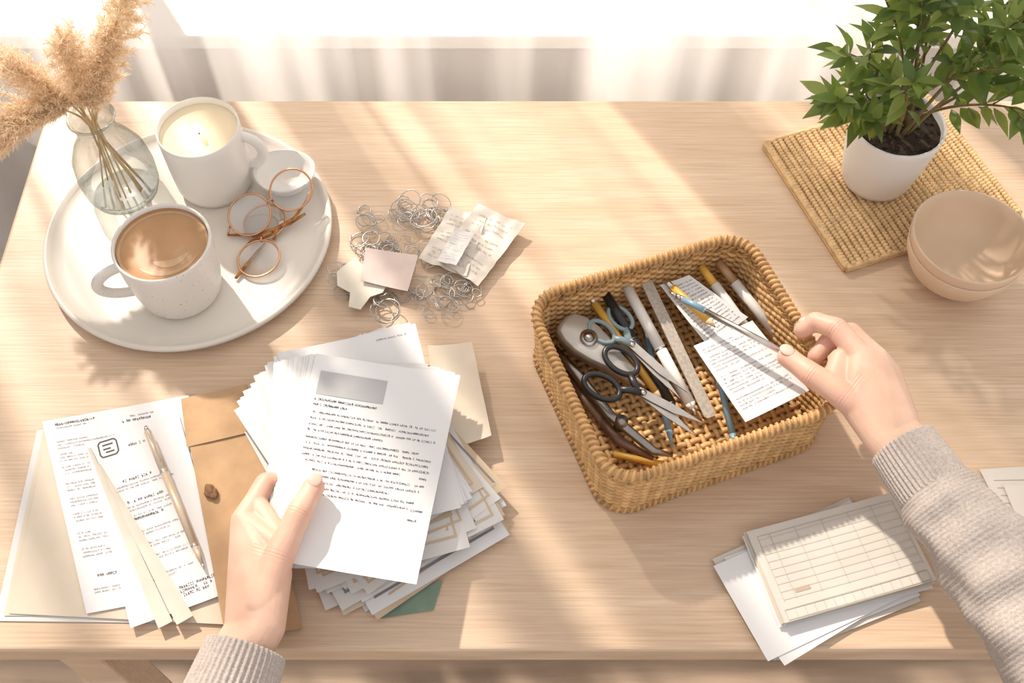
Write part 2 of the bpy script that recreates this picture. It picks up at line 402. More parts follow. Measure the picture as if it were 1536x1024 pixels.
mb.build('pink_tag',[mat('pink_card',(.64,.52,.48),.7,var=.06,vscale=40)])
mb=MB(); mb.poly([(-.208,.742,.011),(-.188,.764,.011),(-.178,.752,.011),(-.163,.757,.011),(-.160,.735,.011),(-.145,.728,.011),(-.152,.712,.011),(-.166,.706,.011),(-.176,.688,.011),(-.190,.692,.011),(-.190,.712,.011),(-.206,.722,.011)],0,.0012)
mb.build('paper_tag',[mat('cream_card',(.74,.68,.58),.7,var=.05,vscale=40)])
M_rec=mat('receipt_paper',(.68,.625,.56),.6,var=.05,vscale=60)
M_faint=mat('faint_print',(.46,.42,.385),.7,var=.05)
def receipt(TL,TR,BR,BL,seed,mtl=M_rec):
    S=mkS(TL,TR,BR,BL,.004,seed,.0038,75)
    mb=MB(); mb.grid(S,26,26)
    glyphs(mb,S,.06,.09,[(.12,.85,.14+.075*k) for k in range(11) if k not in(3,7)],1,.0017,.0016,.0004,space=.25)
    mb.build('receipt',[mtl,M_faint])
receipt((-.077,.840,.010),(-.030,.826,.012),(-.054,.735,.010),(-.112,.762,.009),1)
receipt((-.042,.840,.016),(.016,.812,.012),(-.040,.722,.008),(-.090,.760,.014),5)
receipt((-.068,.800,.021),(-.045,.79,.023),(-.066,.745,.018),(-.09,.752,.019),9,M_white2)

# ================================================================= LEFT DOCUMENTS
def folder():
    mb=MB()
    mb.grid(mkS((-.520,.536,.0012),(-.33,.585,.0012),(-.262,.322,.0012),(-.512,.325,.0012)),2,2,1)
    mb.grid(mkS((-.513,.540,.0022),(-.315,.583,.0022),(-.245,.330,.0022),(-.504,.330,.0022)),2,2,0)
    mb.grid(mkS((-.508,.545,.0032),(-.313,.588,.0032),(-.225,.318,.0032),(-.499,.332,.0032)),2,2,0)
    mb.build('manila_folder',[M_cream,M_white2])
folder()
S=mkS((-.515,.545,.0045),(-.360,.578,.0045),(-.268,.362,.0045),(-.421,.331,.0045),.001)
mb=MB(); mb.grid(S,8,8)
rw=[(.08,.34,.035),(.08,.30,.055),(.58,.75,.06)]
for b in (.13,.20,.27,.36,.44,.52,.62,.70): rw+=[(.06,.13+.2*R.random(),b)]+[(.06,.45,b+.018*k) for k in (1,2)]
rw+=[(.08,.45,.90),(.08,.40,.915)]
glyphs(mb,S,.155,.225,rw,1,.0014,.0014,bold=.0004)
glyphs(mb,S,.155,.225,[(.08,.36,.037),(.52,.72,.085),(.12,.32,.84)],2,.0023,.0022,bold=.0006)
mb.build('printed_document',[M_white,M_inkg,M_ink])
S=mkS((-.461,.517,.0062),(-.366,.553,.0062),(-.283,.352,.0062),(-.374,.316,.0062),.0015)
mb=MB(); mb.grid(S,8,8)
rw=[]
for b in (.30,.42,.47,.56,.63,.70,.80): rw+=[(.20,.75,b),(.20,.8-.3*R.random(),b+.018)]
glyphs(mb,S,.10,.215,rw,1,.0014,.0014,bold=.0004)
glyphs(mb,S,.10,.215,[(.25,.62,.275),(.20,.66,.395),(.42,.62,.09),(.55,.95,.90),(.55,.9,.92),(.55,.85,.94),(.2,.6,.49)],2,.0023,.0022,bold=.0006)
# plain stand-in printed mark: rounded outline with bars
def stroke(pts,th=.0011):
    for a,b in zip(pts[:-1],pts[1:]):
        d=V(b)-V(a); L=d.length; n_=V((-d.y,d.x))/L*th/2; a=V(a); b=V(b)
        mb.add([S(p.x/.10,p.y/.215,.0004) for p in (a+n_,b+n_,b-n_,a-n_)],[[0,1,2,3]],2,False)
ox,oy=.012,.004
stroke([(ox+.002,oy),(ox+.017,oy),(ox+.019,oy+.003),(ox+.019,oy+.016),(ox+.016,oy+.019),(ox+.002,oy+.019),(ox,oy+.016),(ox,oy+.003),(ox+.002,oy)],.0015)
stroke([(ox+.004,oy+.005),(ox+.015,oy+.005)],.0016); stroke([(ox+.004,oy+.010),(ox+.012,oy+.010)],.0016); stroke([(ox+.006,oy+.014),(ox+.015,oy+.014)],.0016)
mb.build('printed_document',[M_white,M_inkg,M_ink])
M_slip=mat('slip_cream',(.64,.58,.51),.75,var=.05,vscale=30)
for (A,B,C,D,z) in [((-.441,.489),(-.437,.490),(-.313,.327),(-.328,.318),.0105),((-.456,.510),(-.452,.510),(-.333,.322),(-.346,.315),.0088)]:
    mb=MB(); S=mkS((*A,z),(*B,z+.003),(*C,z+.001),(*D,z),.001); mb.grid(S,3,12); mb.grid(S,3,12,0,-.0014)
    mb.build('envelope_slip',[M_slip])
# pen
def stick(name,A,B,prof,mats,n=14,extra=None):
    mb=MB(); A=V(A);B=V(B)
    for (p,q) in zip(prof[:-1],prof[1:]):
        if q[0]-p[0]<1e-5: continue
        mb.tube([A.lerp(B,p[0]),A.lerp(B,q[0])],[p[1],q[1]],n,p[2])
    if extra: extra(mb,A,B)
    return mb.build(name,mats)
M_champ=mat('champagne_metal',(.66,.53,.40),.38,.3,var=.04)
def clip(mb,A,B):
    d=(B-A); o=V((.001,0,.0042)); mb.tube([A+d*.03+o,A+d*.05+o*1.2,A+d*.27+o],.0009,6,1)
stick('ballpoint_pen',(-.396,.533,.0165),(-.309,.374,.0140),[(0,.0018,1),(.03,.003,0),(.04,.0038,0),(.32,.0044,0),(.325,.0048,1),(.34,.0048,1),(.345,.0044,0),(.84,.0040,0),(.845,.0042,1),(.86,.0038,0),(.965,.0016,1),(1,.0006,1)],[M_champ,M_silver],extra=clip)
# kraft envelope
mb=MB(); S=mkS((-.366,.571,.0075),(-.296,.590,.0075),(-.205,.315,.0075),(-.278,.303,.0075),.002); mb.grid(S,8,10); mb.grid(S,8,10,0,-.0016)
S2=mkS((-.366,.571,.0092),(-.296,.590,.0092),(-.283,.53,.0095),(-.350,.512,.0092),.0005)
mb.grid(S2,4,4)
for k in range(6): mb.ell((-.316+.003*math.cos(k*2.1),.459+.003*math.sin(k*1.7),.0105+.0004*k),V((.005,.002*math.sin(k),0)),V((-.002,.006,0)),V((0,0,.0016)),1,10,6)
mb.build('kraft_envelope',[M_kraft,mat('wax_tie',(.20,.10,.045),.7,var=.2,vscale=200)])

# ================================================================= CENTRE PILE
def pile():
    mb=MB()
    n=32
    for i in range(n):
        z=.0012+.00070*i; f=i/(n-1)
        rot=math.radians(32+R.uniform(-9,9))
        cx=-.140-.006*f+R.uniform(-.013,.013); cy=.472+.020*f+R.uniform(-.014,.014)
        w=R.uniform(.150,.172); h=R.uniform(.21,.235)
        if i in (4,11,17,29): rot+=math.radians(-12)
        mi=R.choice([0,0,1,1,1,2,0,3])
        if i==n-1: mi=1
        S=rectS((cx,cy),w,h,rot,z,R.uniform(.001,.004)); mb.grid(S,6,6,mi)
        if R.random()<.75 or i>n-5:
            k=R.choice([.04,.06]);
            for (a,b_,c_,d_) in [(k,k,1-k,k+.012),(k,1-k-.012,1-k,1-k),(k,k,k+.014,1-k),(1-k-.014,k,1-k,1-k)]:
                mb.add([S(a,b_,.0003),S(c_,b_,.0003),S(c_,d_,.0003),S(a,d_,.0003)],[[0,1,2,3]],3 if i>n-5 else R.choice([3,4]),False)
        if i>n-4:
            for (a,b_,c_,d_) in [(.80,.55,.90,.72),(.66,.80,.90,.90)]:
                mb.add([S(a,b_,.0003),S(c_,b_,.0003),S(c_,d_,.0003),S(a,d_,.0003)],[[0,1,2,3]],3,False)
    for i in range(12):
        z=.0245+.0008*i; f=i/11; rot=math.radians(36-22*f+R.uniform(-1,1))
        w,h=.155,.230
        S=rectS((-.170+.012*f+R.uniform(-.003,.003),.502+.022*f+R.uniform(-.003,.003)),w,h,rot,z,.003); mb.grid(S,6,6,0 if i%3 else 1)
        glyphs(mb,S,w,h,[(.05,.2,.06),(.05,.16,.09),(.7,.93,.05)],4,.0016,.0015,bold=.0004)
    mb.grid(mkS((-.095,.632,.020),(-.045,.636,.022),(-.022,.520,.018),(-.075,.500,.019),.004,3,.003,50),12,12,2)
    mb.add([(-.135,.345,.003),(-.07,.366,.003),(-.078,.336,.002),(-.132,.327,.002)],[[0,3,2,1]],5,False)
    mb.build('paper_pile',[M_white,M_white2,M_cream,M_tan,M_inkg,mat('green_card',(.18,.26,.20),.7,var=.1)])
pile()
def packet():
    mb=MB(); TL,TR,BR,BL=V((-.209,.592,.070)),V((-.055,.572,.058)),V((-.091,.342,.058)),V((-.232,.362,.072))
    piv=BL.copy()
    for i in range(11,-1,-1):
        Rm=Matrix.Rotation(math.radians(i*.95+(R.uniform(-.5,.5) if i else 0)),3,'Z')
        q=[Rm@(p-piv)+piv+V((-.0006*i,-.0004*i,-.0011*i)) for p in (TL,TR,BR,BL)]
        S=mkS(*q,curl=.002); mb.grid(S,8,8,0 if i%4 else (0 if i==0 else 1))
    w,h=.155,.232
    def blk(u0,v0,u1,v1,mi):
        mb.add([S(u0,v0,.0004),S(u1,v0,.0004),S(u1,v1,.0004),S(u0,v1,.0004)],[[0,3,2,1]],mi,False)
    blk(.06,.085,.52,.205,2)
    glyphs(mb,S,w,h,[(.06,.50,.235),(.06,.30,.262)],3,.0019,.0018,bold=.0006,rnd=random.Random(3))
    rows=[(.07,.92,.30),(.06,.90,.33),(.06,.93,.36),(.06,.58,.388),
          (.06,.84,.425),(.07,.93,.452),(.06,.92,.48),(.06,.93,.508),(.08,.75,.535),
          (.15,.93,.575),(.20,.90,.602),(.20,.70,.63),(.22,.88,.657),(.18,.86,.684),(.86,.93,.54),(.86,.95,.69),(.85,.92,.735)]
    glyphs(mb,S,w,h,rows,3,.0017,.0016,bold=.00045,rnd=random.Random(4))
    mb.build('document_packet',[M_white,M_white2,M_blockg,M_ink])
packet()

# ================================================================= RIGHT STACK
def rstack():
    mb=MB()
    base=[V((.234,.411)),V((.391,.455)),V((.428,.363)),V((.272,.321))]
    c=(base[0]+base[2])/2
    for i in range(16):
        f=i/15; z=.0012+.0010*i
        if i<6: cc=(c.x-.022+R.uniform(-.01,.01),c.y-.018+R.uniform(-.006,.006)); w,h=.165,.105; rot=math.radians(25+R.uniform(-5,5))
        else: rot=math.radians(15.6+R.uniform(-3,3)*(1-f)); cc=(c.x+R.uniform(-.006,.006)*(1-f)-.004*(1-f),c.y+R.uniform(-.006,.006)*(1-f)); w,h=.163,.098
        S=rectS(cc,w,h,rot,z,.0015 if i<15 else .001); mb.grid(S,5,5,R.choice([0,0,0,1]) if i<8 else (1 if i>11 else R.choice([0,2])))
    L=lambda u0,v0,u1,v1,mi=3: mb.add([S(u0,v0,.0004),S(u1,v0,.0004),S(u1,v1,.0004),S(u0,v1,.0004)],[[0,3,2,1]],mi,False)
    for k in range(9): L(.05,.12+.082*k,.97,.125+.082*k,5)
    for k in (.05,.13,.30,.48,.66,.82,.97): L(k,.08,k+.003,.80)
    L(.05,.08,.97,.086)
    for k in range(16): L(.03+k*.0627,.88,.033+k*.0627,.985)
    L(.03,.875,.97,.883); L(.03,.98,.97,.988); L(.14,.70,.24,.74,4)
    mb.build('form_stack',[M_white,M_grayp,M_cream,mat('form_lines',(.44,.40,.355),.8,var=.05),mat('form_shade',(.48,.38,.28),.8,var=.05),mat('form_faint',(.55,.51,.46),.8,var=.03)])
    mb=MB(); S=mkS((.500,.489,.002),(.66,.50,.002),(.65,.40,.002),(.515,.425,.002),.001); mb.grid(S,4,4,0)
    for k in range(5): L2=[S(.06,.2+.13*k,.0004),S(.9,.2+.13*k,.0004),S(.9,.21+.13*k,.0004),S(.06,.21+.13*k,.0004)]; mb.add(L2,[[0,3,2,1]],1,False)
    mb.grid(mkS((.52,.47,.004),(.65,.47,.004),(.64,.38,.004),(.53,.40,.004),.001),4,4,0)
    mb.build('loose_form',[M_grayp,mat('form_lines_b',(.46,.41,.36),.8,var=.05)])
rstack()

# ================================================================= BASKET
BC=V((.179,.585,0)); BR=math.radians(20.5); HW,HH,CR=.1325,.119,.032
ux=V((math.cos(BR),math.sin(BR),0)); uy=V((-math.sin(BR),math.cos(BR),0))
def rrect(hw,hh,cr,N):
    segs=[('l',(hw-cr)*2),('a',pi/2*cr),('l',(hh-cr)*2),('a',pi/2*cr)]*2
    per=sum(s[1] for s in segs); out=[]
    for i in range(N):
        d=per*i/N; x,y=-(hw-cr),-hh; ang=0
        k=0
        while d>segs[k][1]: 
            if segs[k][0]=='l': x+=math.cos(ang)*segs[k][1]; y+=math.sin(ang)*segs[k][1]
            else:
                cx,cy=x-math.sin(ang)*cr,y+math.cos(ang)*cr; ang+=pi/2; x=cx+math.sin(ang)*cr; y=cy-math.cos(ang)*cr
            d-=segs[k][1]; k+=1
        if segs[k][0]=='l': px,py=x+math.cos(ang)*d,y+math.sin(ang)*d; a2=ang
        else:
            cx,cy=x-math.sin(ang)*cr,y+math.cos(ang)*cr; a2=ang+d/cr; px,py=cx+math.sin(a2)*cr,cy-math.cos(a2)*cr
        nx,ny=math.sin(a2),-math.cos(a2)
        out.append((BC+ux*px+uy*py, ux*nx+uy*ny))
    return out,per
def basket():
    mb=MB(); NS=104; SP=5; path,per=rrect(HW-.006,HH-.006,CR,NS*SP)
    Hb=.092
    def off(z): return .005*(z/Hb)-.001
    rows=18
    cp,_=rrect(HW-.006,HH-.006,CR,160); nn=len(cp)
    mb.add([p+n*off(z)+V((0,0,z)) for z in (.004,Hb-.003) for p,n in cp],[[i,(i+1)%nn,nn+(i+1)%nn,nn+i] for i in range(nn)],2)  # liner sheet added behind the weave to stop sun leaking through gaps
    for k in range(rows):
        z=.0055+k*(Hb-.011)/rows
        if k==rows-2: continue
        pts=[]
        for i,(p,n) in enumerate(path):
            ph=pi*i/SP+(pi if k%2 else 0)
            pts.append(p+n*(off(z)+.0021*math.sin(ph))+V((0,0,z+.0004*math.sin(i*.37+k))))
        mb.tube(pts,.0025,6,k%2,closed=True,flat=1.0)
    for s in range(NS):
        i=(s*SP+SP//2)%(NS*SP)
        p,n=path[i]; mb.tube([p+n*off(0)+V((0,0,.003)),p+n*off(Hb)+V((0,0,Hb-.004))],.0019,5,2,flat=1)
        p2,n2=path[(i+SP)%(NS*SP)]
        z0=.0055+(rows-2.6)*(Hb-.012)/rows; z1=z0+.010
        mb.tube([p+n*(off(z0)+.002)+V((0,0,z0)),p2+n2*(off(z1)+.002)+V((0,0,z1))],.0014,5,0)
        mb.tube([p2+n2*(off(z0)-.002)+V((0,0,z0)),p+n*(off(z1)-.002)+V((0,0,z1))],.0014,5,1)
    for (zc,rr,of) in ((Hb-.002,.0046,.004),(.005,.0040,.001)):
        mb.tube([p+n*of+V((0,0,zc)) for p,n in path],rr,8,2,closed=True)
        big,_=rrect(HW-.006,HH-.006,CR,1400); pts=[]
        for i,(p,n) in enumerate(big):
            a=2*pi*i/10
            pts.append(p+n*(of+(rr)*math.cos(a))+V((0,0,zc+rr*math.sin(a))))
        mb.tube(pts,.0021,5,i%2,closed=True)
    hw,hh=HW-.012,HH-.012
    nx=28; ny=24
    for k in range(nx):
        x=-hw+2*hw*(k+.5)/nx
        lim=hh- (max(0,abs(x)-(hw-.02))*.9)
        pts=[BC+ux*x+uy*(-lim+2*lim*j/48)+V((0,0,.0065+.0015*math.sin(pi*(j/2+k)))) for j in range(49)]
        mb.tube(pts,.0030,5,k%2,flat=.5)
    for k in range(ny):
        y=-hh+2*hh*(k+.5)/ny
        lim=hw-(max(0,abs(y)-(hh-.02))*.9)
        pts=[BC+uy*y+ux*(-lim+2*lim*j/56)+V((0,0,.0065-.0015*math.sin(pi*(j/2+k)))) for j in range(57)]
        mb.tube(pts,.0034,5,1-k%2,flat=.5)
    pl,_=rrect(HW-.012,HH-.012,CR-.006,48)
    mb.poly([p+V((0,0,.002)) for p,n in pl],2,.002)
    mb.build('wicker_basket',[mat('wicker_light',(.66,.41,.18),.5,var=.18,vscale=60,bump=.2,bscale=500),mat('wicker_mid',(.58,.34,.14),.5,var=.18,vscale=60,bump=.2,bscale=500),mat('wicker_dark',(.44,.25,.10),.6,var=.2,vscale=60)])
basket()

def scissors(name,o,ang,z,L,hl,cols,openang=5,tilt=0.0,hs=1.0):
    mb=MB(); M=Matrix.Translation(V((*o,z)))@Matrix.Rotation(ang,4,'Z')@Matrix.Rotation(tilt,4,'Y')
    for s in (1,-1):
        A=Matrix.Rotation(math.radians(openang)*s,4,'Z'); MM=M@A; zz=.0014*s
        pts=[(-.006,-.0045),(L*.55,-.0045),(L,.0008),(L*.5,.0045),(-.006,.0045)]
        mb.add([MM@V((x,y*s,zz+dz)) for dz in (-.0008,.0008) for x,y in pts],[[4,3,2,1,0],[5,6,7,8,9]]+[[i,(i+1)%5,5+(i+1)%5,5+i] for i in range(5)],0,False)
        lc=V((-hl,-.0155*s*hs,zz))
        mb.tube([MM@V((0,0,zz)),MM@V((-hl*.35,-.004*s,zz)),MM@V((-hl+.016*hs,-.010*s,zz))],[.0042,.0045,.004],8,1,flat=.75,up=M.to_3x3()@V((0,0,1)))
        n=30; rx,ry=.0195*hs,.0125*hs
        mb.tube([MM@(lc+V((rx*math.cos(2*pi*k/n),ry*math.sin(2*pi*k/n),0))) for k in range(n)],.0031*hs,8,1,closed=True)
    mb.tube([M@V((0,0,-.004)),M@V((0,0,.0045))],.0032,12,0)
    mb.build(name,cols)
M_steel2=mat('dark_steel',(.30,.28,.27),.3,1,var=.1,vscale=60)
def da(A,B): return math.atan2(B[1]-A[1],B[0]-A[0])
scissors('scissors',(.140,.556),da((.1,.60),(.212,.525)),.048,.070,.042,[M_silver,M_black],6,0.12,1.05)
scissors('scissors',(.132,.618),da((.10,.655),(.19,.555)),.046,.080,.034,[M_silver,mat('blue_gray_plastic',(.22,.30,.33),.35,var=.1)],3,0.1,.85)
def punch():
    mb=MB(); A=V((.058,.645,.050)); B=V((.134,.582,.034)); d=(B-A).normalized(); s=V((-d.y,d.x,0)).normalized(); up=d.cross(s); L=(B-A).length
    out=[(-.03,.006),(0,.0145),(.12,.020),(.3,.0215),(.5,.0185),(.7,.0125),(.9,.009),(1,.006)]
    pts=[A+d*L*t+s*w for t,w in out]+[A+d*L*t-s*w for t,w in out[::-1]]
    n=len(pts)
    def sc(f,dz): 
        m=(A+B)/2; return [m+(p-m)*f+up*dz for p in pts]
    rings=[sc(1,-.008),sc(1.0,.002),sc(.97,.0055),sc(.9,.0072)]
    vs=[p for r in rings for p in r]; fs=[]
    for j in range(3):
        for i in range(n): k=(i+1)%n; fs.append([j*n+i,j*n+k,(j+1)*n+k,(j+1)*n+i])
    fs.append([3*n+i for i in range(n)]); fs.append([i for i in range(n)][::-1])
    mb.add(vs,fs,0)
    c=A+d*L*.33+up*.007
    mb.tube([c,c+up*.003],.0100,28,1); mb.tube([c+up*.003,c+up*.0042],.0064,24,2); mb.tube([c+up*.004,c+up*.005],.0028,16,0)
    mb.tube([A+d*L*.1-up*.014+s*.004,A+d*L*.6-up*.013+s*.008,B+d*.012-up*.006+s*.006],[.006,.0055,.003],10,1,flat=.6)
    mb.build('hole_punch',[mat('satin_nickel',(.56,.53,.49),.35,.55,var=.05),M_silver,M_steel2])
punch()
def pliers():
    mb=MB()
    mb.tube([(.048,.622,.034),(.072,.588,.034),(.105,.540,.030),(.150,.500,.024),(.170,.495,.023)],[.0035,.0055,.006,.005,.002],10,0,flat=.6)
    mb.tube([(.056,.604,.020),(.086,.555,.020),(.115,.515,.018),(.150,.494,.018)],[.0035,.0055,.006,.003],10,1,flat=.6)
    mb.tube([(.116,.530,.022),(.117,.531,.036)],.007,18,0)
    mb.build('pliers',[M_steel2,mat('brown_grip',(.16,.085,.05),.4,var=.1)])
pliers()
M_yel=mat('pencil_yellow',(.70,.40,.07),.4,var=.08); M_wd=mat('pencil_wood',(.72,.52,.33),.6,var=.1,vscale=80); M_wpl=mat('white_plastic',(.76,.74,.71),.3,var=.02)
M_blpl=mat('blue_plastic',(.20,.34,.44),.35,var=.05); M_gr=mat('emery_gray',(.46,.41,.36),.9,var=.15,vscale=300,bump=.3,bscale=900)
M_brn=mat('brown_lacquer',(.42,.25,.13),.4,var=.1)
stick('pencil',(.088,.676,.054),(.165,.560,.022),[(0,.0038,1),(.05,.0038,1),(.055,.0046,0),(.9,.0046,0),(.9,.0045,2),(.98,.001,3),(1,.0004,3)],[M_yel,M_silver,M_wd,M_black],6)
stick('marker_pen',(.104,.683,.055),(.178,.550,.020),[(0,.005,0),(.02,.0056,0),(.4,.0058,0),(.42,.0062,0),(.93,.0056,0),(.97,.003,1),(1,.001,1)],[M_black,M_steel2])
stick('marker_pen',(.128,.692,.057),(.199,.545,.022),[(0,.0052,0),(.02,.0062,0),(.5,.0064,0),(.505,.0058,1),(.52,.0064,0),(.92,.006,0),(.96,.003,1),(1,.0012,1)],[M_wpl,M_silver])
stick('ballpoint_pen',(.144,.694,.030),(.172,.510,.014),[(0,.0034,1),(.3,.0038,0),(.9,.0036,0),(1,.0008,1)],[M_blpl,M_silver])
mb=MB(); A=V((.151,.698,.056)); B=V((.214,.540,.024)); d=(B-A).normalized(); s=d.cross(V((0,0,1))).normalized(); u=s.cross(d)
pts=[A-s*.004,A+d*.003-s*.0065]+[B-d*.003-s*.0065,B-s*.004,B+s*.004,B-d*.003+s*.0065]+[A+d*.003+s*.0065,A+s*.004]
n=len(pts); mb.add(pts+[p+u*.0022 for p in pts],[list(range(n)),[n+i for i in range(n)][::-1]]+[[i,(i+1)%n,n+(i+1)%n,n+i] for i in range(n)],0,False)
mb.build('nail_file',[M_gr])
stick('pencil',(.172,.688,.068),(.222,.630,.064),[(0,.0036,1),(.12,.0036,1),(.13,.0046,0),(.85,.0046,0),(.85,.0045,2),(.98,.001,3),(1,.0004,3)],[M_yel,M_silver,M_wd,M_black],6)
stick('marker_pen',(.215,.715,.060),(.285,.610,.030),[(0,.0045,1),(.2,.005,1),(.2,.0058,0),(.93,.0055,0),(1,.002,0)],[M_wpl,M_yel])
stick('paint_brush',(.196,.712,.050),(.272,.600,.022),[(0,.0022,0),(.4,.004,0),(.7,.0035,1),(.8,.004,1),(1,.001,2)],[M_brn,M_silver,M_black])
stick('marker_pen',(.236,.722,.058),(.304,.630,.030),[(0,.005,0),(.25,.0052,0),(.25,.0062,1),(.95,.0055,1),(1,.003,1)],[M_brn,M_wpl])
stick('ballpoint_pen',(.222,.625,.030),(.238,.510,.020),[(0,.003,0),(.9,.0038,0),(1,.0008,1)],[M_blpl,M_silver])
stick('pencil',(.108,.500,.016),(.165,.488,.014),[(0,.0038,0),(.9,.0038,0),(1,.0006,1)],[M_yel,M_wd],6)
stick('tweezers',(.160,.606,.020),(.186,.530,.012),[(0,.002,0),(.2,.0042,0),(.8,.0025,0),(1,.0005,0)],[M_silver],8)
stick('silver_pen',(.173,.668,.077),(.290,.572,.0975),[(0,.0008,0),(.06,.0024,0),(.1,.0032,0),(.12,.0036,1),(.3,.0036,1),(.31,.0034,0),(.97,.0034,0),(1,.002,0)],[M_silver,M_blpl],12)
S=mkS((.166,.688,.060),(.200,.702,.060),(.262,.650,.052),(.214,.614,.050),.002); mb=MB(); mb.grid(S,6,8)
glyphs(mb,S,.045,.075,[(.08,.92,.10+.055*k) for k in range(16)],1,.0013,.0013,bold=.00035); mb.build('printed_slip',[M_white,M_inkg])
S=mkS((.197,.609,.058),(.262,.636,.067),(.311,.548,.068),(.243,.517,.056),.002); mb=MB(); mb.grid(S,8,8); mb.grid(S,8,8,0,-.0008)
glyphs(mb,S,.071,.11,[(.08,.6,.09),(.08,.9,.13)]+[(.07,.93-.3*(k%4==3),.20+.042*k) for k in range(17) if k not in(5,12)],1,.0015,.0014,bold=.0004); mb.build('printed_card',[M_white,M_inkg])

# ================================================================= TRIVET
def trivet():
    mb=MB(); C=V((.478,.892,0)); a=math.radians(20); x_=V((math.cos(a),math.sin(a),0)); y_=V((-math.sin(a),math.cos(a),0)); w,h=.122,.106
    M=Matrix.Translation(C)@Matrix.Rotation(a,4,'Z')
    mb.box((-w+.003,-h+.003,.0005),(w-.003,h-.003,.008),1,M)
    rows=30; n=44
    for k in range(rows):
        x=-w+.003+(2*w-.006)*k/(rows-1)
        pts=[];rr=[]
        for j in range(n*3+1):
            y=-h+2*h*j/(n*3); ph=2*pi*j/3+(pi if k%2 else 0)
            pts.append(C+x_*(x+.0008*math.sin(ph))+y_*y+V((0,0,.0085+.0007*math.cos(ph)))); rr.append(.0038+.0011*math.cos(ph))
        mb.tube(pts,rr,6,k%2*2,flat=.85)
    for s in (1,-1):
        for z in (.003,.0075):
            mb.tube([C+x_*(-w+2*w*j/60)+y_*(h*s)+V((0,0,z+.0006*math.sin(j*2))) for j in range(61)],.0034,6,0)
            mb.tube([C+y_*(-h+2*h*j/60)+x_*(w*s)+V((0,0,z+.0006*math.sin(j*2))) for j in range(61)],.0034,6,2)
    mb.build('woven_trivet',[mat('seagrass_a',(.72,.50,.27),.7,var=.14,vscale=90,bump=.3,bscale=600),mat('seagrass_dark',(.42,.27,.13),.8,var=.1),mat('seagrass_b',(.66,.45,.23),.7,var=.14,vscale=90)])
trivet()

# ================================================================= BOWLS
def bowl(z,r,mtl):
    mb=MB(); k=r/.067
    prof=[(0,0),(.026,0),(.030,.001),(.031,.004),(.042,.010),(.056,.026),(.0645,.046),(.067,.060),(.0662,.0618),(.0645,.0610),(.062,.047),(.0545,.028),(.045,.0165),(.036,.0110),(.030,.0095),(0,.009)]
    mb.lathe([(a*k,b*k) for a,b in prof],(.524,.745,z),80); mb.build('ceramic_bowl',[mtl])
M_bowl=mat('beige_stoneware',(.73,.55,.40),.5,var=.04,vscale=20,bump=.05,bscale=80)
bowl(.0,.066,M_bowl); bowl(.0165,.0675,M_bowl)

